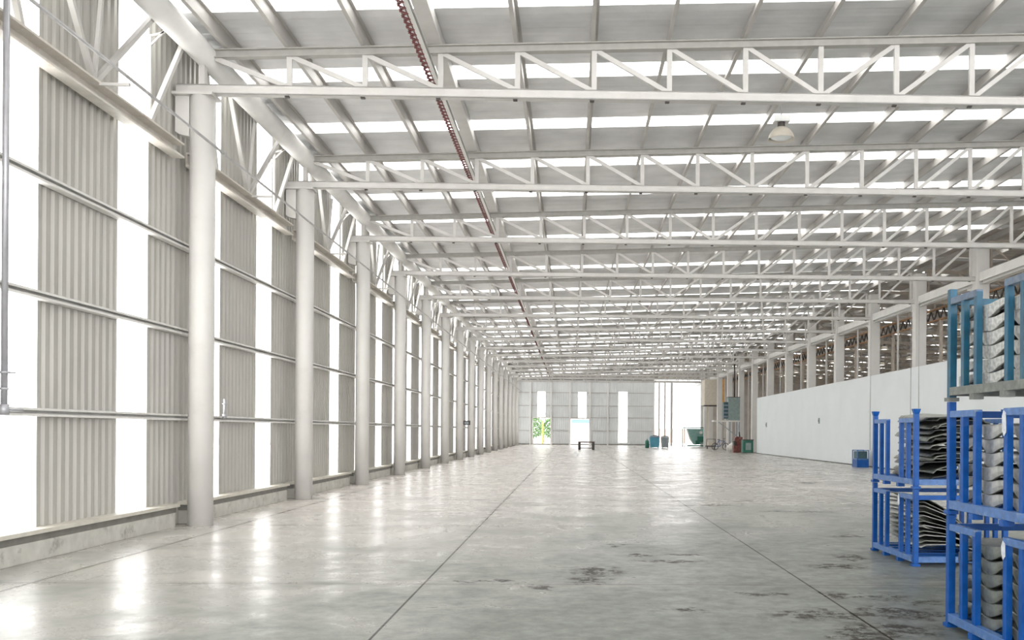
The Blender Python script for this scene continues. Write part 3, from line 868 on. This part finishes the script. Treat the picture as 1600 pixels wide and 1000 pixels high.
# small blue crate by the partition
bc = empty('blue_crate', (13.62, 44, 0))
MB().box(-.28, .28, -.4, .4, 0, .36).build('lower_tub', 'blue', bc, bevel=.015)
k = MB()
for sx in (-.26, .26):
    for sy in (-.38, .38): k.bar((sx, sy, .36), (sx, sy, .82), .04, .04)
k.box(-.28, .28, -.4, .4, .36, .42); k.box(-.28, .28, -.4, -.37, .78, .82); k.box(-.28, .28, .37, .4, .78, .82)
k.build('upper_frame', 'bluerail', bc)
MB().box(-.22, .22, -.34, .34, .42, .76).build('load', 'cabdark', bc, bevel=.02)
tag(bc, 'small blue crate on the floor beside the white partition', 'crate')

# ---------------------------------------------------------------- stillages
LEN, WID, HT = 1.58, 1.15, .935
def stillage(loc, frame, rail, base, label, cups=False, end_rail=True, tagbar=None, tall=False):
    r = empty('stillage', loc)
    hp_ = HT if not cups else HT+.02
    for x in (.03, WID-.03):
        for yb_ in (.03, LEN-.03):
            if cups:
                p = MB().bar((x, yb_, .03), (x, yb_, HT-.03), .06, .06)
                p.quadbox([(x-.03, yb_-.03, HT-.03), (x+.03, yb_-.03, HT-.03), (x+.03, yb_+.03, HT-.03), (x-.03, yb_+.03, HT-.03),
                           (x-.045, yb_-.045, HT+.03), (x+.045, yb_-.045, HT+.03), (x+.045, yb_+.045, HT+.03), (x-.045, yb_+.045, HT+.03)])
            else:
                p = MB().bar((x, yb_, .03), (x, yb_, HT-.005), .06, .06)
            p.build('corner_post', frame, r, bevel=.005)
            MB().box(x-.045, x+.045, yb_-.045, yb_+.045, 0, .03).build('foot', base, r)
    for x in (.03, WID-.03):
        for yb_ in (.29, .53, LEN-.53, LEN-.29):
            ps = (MB().bar((x, yb_, .11), (x, yb_, .84), .05, .055)).build('upright', frame, r, bevel=.004)
        for (a, b_) in ((.06, .555), (LEN-.555, LEN-.06)):
            MB().box(x-.028, x+.028, a, b_, .80, .855).build('top_rail', rail, r, bevel=.004)
        MB().box(x-.034, x+.034, .06, LEN-.06, .045, .115).build('base_rail', rail if base != 'greyrail' else 'greyrail', r, bevel=.004)
    for yb_ in (.03, LEN-.03):
        MB().box(.06, WID-.06, yb_-.028, yb_+.028, .045, .115).build('base_rail', rail if base != 'greyrail' else 'greyrail', r, bevel=.004)
        if end_rail:
            MB().box(.06, WID-.06, yb_-.022, yb_+.022, .80, .855).build('end_rail', frame, r, bevel=.004)
    dk = MB()
    for k in range(5):
        yy = .20+k*(LEN-.4)/4
        dk.box(.05, WID-.05, yy-.05, yy+.05, .085, .110)
    dk.build('deck', 'greyrail' if base == 'greyrail' else frame, r)
    for yb_ in (.53, LEN-.53):
        MB().box(-.02, .06, yb_-.04, yb_+.04, .0, .045).build('fork_guide', base, r)
    if tagbar:
        yy, z0, z1 = tagbar
        pts_ = [(yy-.030, z0+.02), (yy+.006, z0-.01), (yy+.030, z0+.03), (yy+.034, z1-.03), (yy+.012, z1+.01), (yy-.024, z1-.01)]
        lb_ = MB().prism(pts_, -.0035, -.0005, axis='X').build('paper_label', 'labelp', r)
        lb_['label'] = 'torn pale paper label'
    return tag(r, label, 'stillage', 'stacked steel stillages')
CX1, CY1 = 3.13, 6.20
CX2, CY2 = 4.13, 11.23
stillage((CX1, CY1, 0), 'blue', 'bluerail', 'blue', 'bright blue steel stillage at the bottom of the nearest stack', tagbar=(.53, .70, .82))
stillage((CX1, CY1, HT), 'blue', 'bluerail', 'blue', 'bright blue steel stillage in the middle of the nearest stack', tagbar=(.53, .66, .83))
stillage((CX1, CY1, 2*HT), 'teal', 'tealrail', 'greyrail', 'teal stillage with bare grey base on top of the nearest stack')
stillage((CX2, CY2, 0), 'blue', 'bluerail', 'blue', 'blue stillage at the bottom of the two-high stack behind', tagbar=(.53, .70, .84), end_rail=True)
stillage((CX2, CY2, HT), 'blue', 'bluerail', 'blue', 'blue stillage with flared post tops upon the two-high stack behind', cups=True, end_rail=False)

# ---------------------------------------------------------------- pressed parts in the stillages
def pressed_panel_mesh(name, mat, lx, ly, seed, depth=.085, gapd=.045, arch=.0, thick=.005, wave=.010, gp=.55, ph=0.):
    """a pressed sheet: softly waved top and a downturned flange on the long edge that varies in depth"""
    rnd = random.Random(seed)
    ny, nx = 40, 12
    mb = MB(); rows = []
    p1, p2 = rnd.uniform(0, 6), rnd.uniform(0, 6)
    def lens(t):
        t = t % 1.0                      # pointed opening, steep at one end and tapering at the other
        return 0 if t > .8 else (math.sin(math.pi*min(1, t/.25*.5)) if t < .25 else (1-(t-.25)/.55)**1.15)
    def top(u, v):
        return arch*math.sin(math.pi*u)+wave*math.sin(2*math.pi*v*ly/gp+p1*.25+2*u)+.004*math.sin(23*v+p2)
    for j in range(ny+1):
        v = j/ny; yy = (v-.5)*ly; row = []
        d = depth-(depth-gapd)*lens(yy/gp+ph)
        z0 = top(0, v)
        # flange: lower lip, face, rounded shoulder
        row += [(-lx/2+.045, yy, z0-d+.004), (-lx/2+.012, yy, z0-d-.003), (-lx/2+.004, yy, z0-d), (-lx/2, yy, z0-d*.6), (-lx/2, yy, z0-.006), (-lx/2+.006, yy, z0), (-lx/2+.018, yy, z0)]
        for i in range(1, nx+1):
            u = i/nx; row.append((-lx/2+.018+u*(lx-.03), yy, top(u, v)))
        zz = row[-1][2]
        row += [(lx/2+.0, yy, zz-.02), (lx/2+.004, yy, zz-.06)]
        rows.append(row)
    w_ = len(rows[0])
    for row in rows: mb.v += row
    for j in range(ny):
        for i in range(w_-1):
            a = j*w_+i; mb.f.append((a, a+1, a+w_+1, a+w_)); mb.smooth.append(i > 6)
    me = bpy.data.meshes.new(name); me.from_pydata(mb.v, [], mb.f); me.polygons.foreach_set('use_smooth', mb.smooth); me.materials.append(M[mat])
    return me
def put_panel(me, name, loc, rot, label, cat, group, thick=.005):
    o = bpy.data.objects.new(name, me); COL.objects.link(o); o.location = loc; o.rotation_euler = rot
    md = o.modifiers.new('thickness', 'SOLIDIFY'); md.thickness = thick; md.offset = -1
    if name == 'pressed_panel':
        c = bpy.data.objects.new('gap_shade', GAP_SHADE); COL.objects.link(c); c.parent = o
        c['label'] = 'black filler standing in for shade in the gaps'
    return tag(o, label, cat, group)
_l = MB().box(-.475, .46, -.68, .68, -.072, -.022).build('gap_shade', 'black'); GAP_SHADE = _l.data; bpy.data.objects.remove(_l)  # black box added inside each panel so the flange gaps look shaded
rnd = random.Random(3)
for lev, (mat, nm, n, pitch, ph, dep) in enumerate((('panelg', 'bottom', 6, .108, .55, .104), ('panel', 'middle', 6, .106, .55, .102), ('panelw', 'top', 6, .106, .50, .102))):
    mes = [pressed_panel_mesh('pressed_panel_%d_%d' % (lev, k), mat, 1.0, 1.40, 10*lev+k, depth=dep, gapd=.040 if lev else .030, wave=.006 if lev else .014, ph=ph) for k in range(2)]
    for k in range(n):
        zz = lev*HT+.115+.092+k*pitch
        pos = 'lowest one' if k == 0 else ('topmost one' if k == n-1 else '%s from its bottom' % ORD[k])
        put_panel(mes[k % 2], 'pressed_panel', (CX1+.575+rnd.uniform(-.012, .012), CY1+.79+rnd.uniform(-.02, .02), zz), (rnd.uniform(-.008, .008), 0, rnd.uniform(-.012, .012)),
                  'pressed panel in the %s stillage of the nearest stack, %s' % (nm, pos), 'metal panel', 'pressed panels in the nearest stack')

# two-high stack: jumbled dark mouldings above, nested leaning sheets below
def plate_mesh(name, mat, lx, ly, seed):
    rnd = random.Random(seed); mb = MB(); ny, nx = 14, 14; rows = []
    c1, c2 = rnd.uniform(.02, .05), rnd.uniform(-.03, .03)
    for j in range(ny+1):
        v = j/ny-.5; row = []
        half = lx/2*(1-.25*max(0, v)*rnd.uniform(.8, 1.2))
        for i in range(nx+1):
            u = i/nx-.5
            z = c1*(1-4*u*u)+c2*v+.008*math.sin(9*u+seed)+(-.035 if i in (0, nx) else 0)
            row.append((u*2*half, v*ly, z))
        rows.append(row)
    for row in rows: mb.v += row
    for j in range(ny):
        for i in range(nx):
            a = j*(nx+1)+i; mb.f.append((a, a+1, a+nx+2, a+nx+1)); mb.smooth.append(True)
    me = bpy.data.meshes.new(name); me.from_pydata(mb.v, [], mb.f); me.polygons.foreach_set('use_smooth', mb.smooth); me.materials.append(M[mat])
    return me
pm = [plate_mesh('moulding_%d' % k, ('black', 'panelg', 'panelg')[k], (.78, .62, .70)[k], (1.36, 1.2, 1.3)[k], k) for k in range(3)]
for k in range(17):
    zz = HT+.165+k*.045
    n_ = k+1
    o = put_panel(pm[k % 3], 'trim_moulding', (CX2+.62+rnd.uniform(-.08, .08), CY2+.79+rnd.uniform(-.05, .03), zz),
                  (rnd.uniform(-.03, .03), rnd.uniform(-.09, .09), rnd.uniform(-.10, .10)),
                  'dark moulding heaped in the upper stillage behind, ' + ('lowest in the heap' if k == 0 else 'topmost in the heap' if k == 16 else '%s from the bottom' % ORD[k]),
                  'moulding', 'dark mouldings heaped in the stack behind', .012)
sm_ = [plate_mesh('bent_sheet_%d' % k, ('panel', 'panelg')[k], .80, 1.34, 20+k) for k in range(2)]
for k in range(11):
    a = math.radians(7+2.9*k)
    cx_, cz_ = .88-.014*k-.4*math.cos(a), .155+.024*k+.4*math.sin(a)
    put_panel(sm_[k % 2 if k < 9 else 1], 'bent_sheet', (CX2+cx_+.05, CY2+.79, cz_), (0, a, 0),
              'bent metal sheet leaning in the lower stillage behind, ' + ('undermost' if k == 0 else 'uppermost' if k == 10 else '%s from beneath' % ORD[k]),
              'metal sheet', 'leaning sheets in the stack behind', .008)
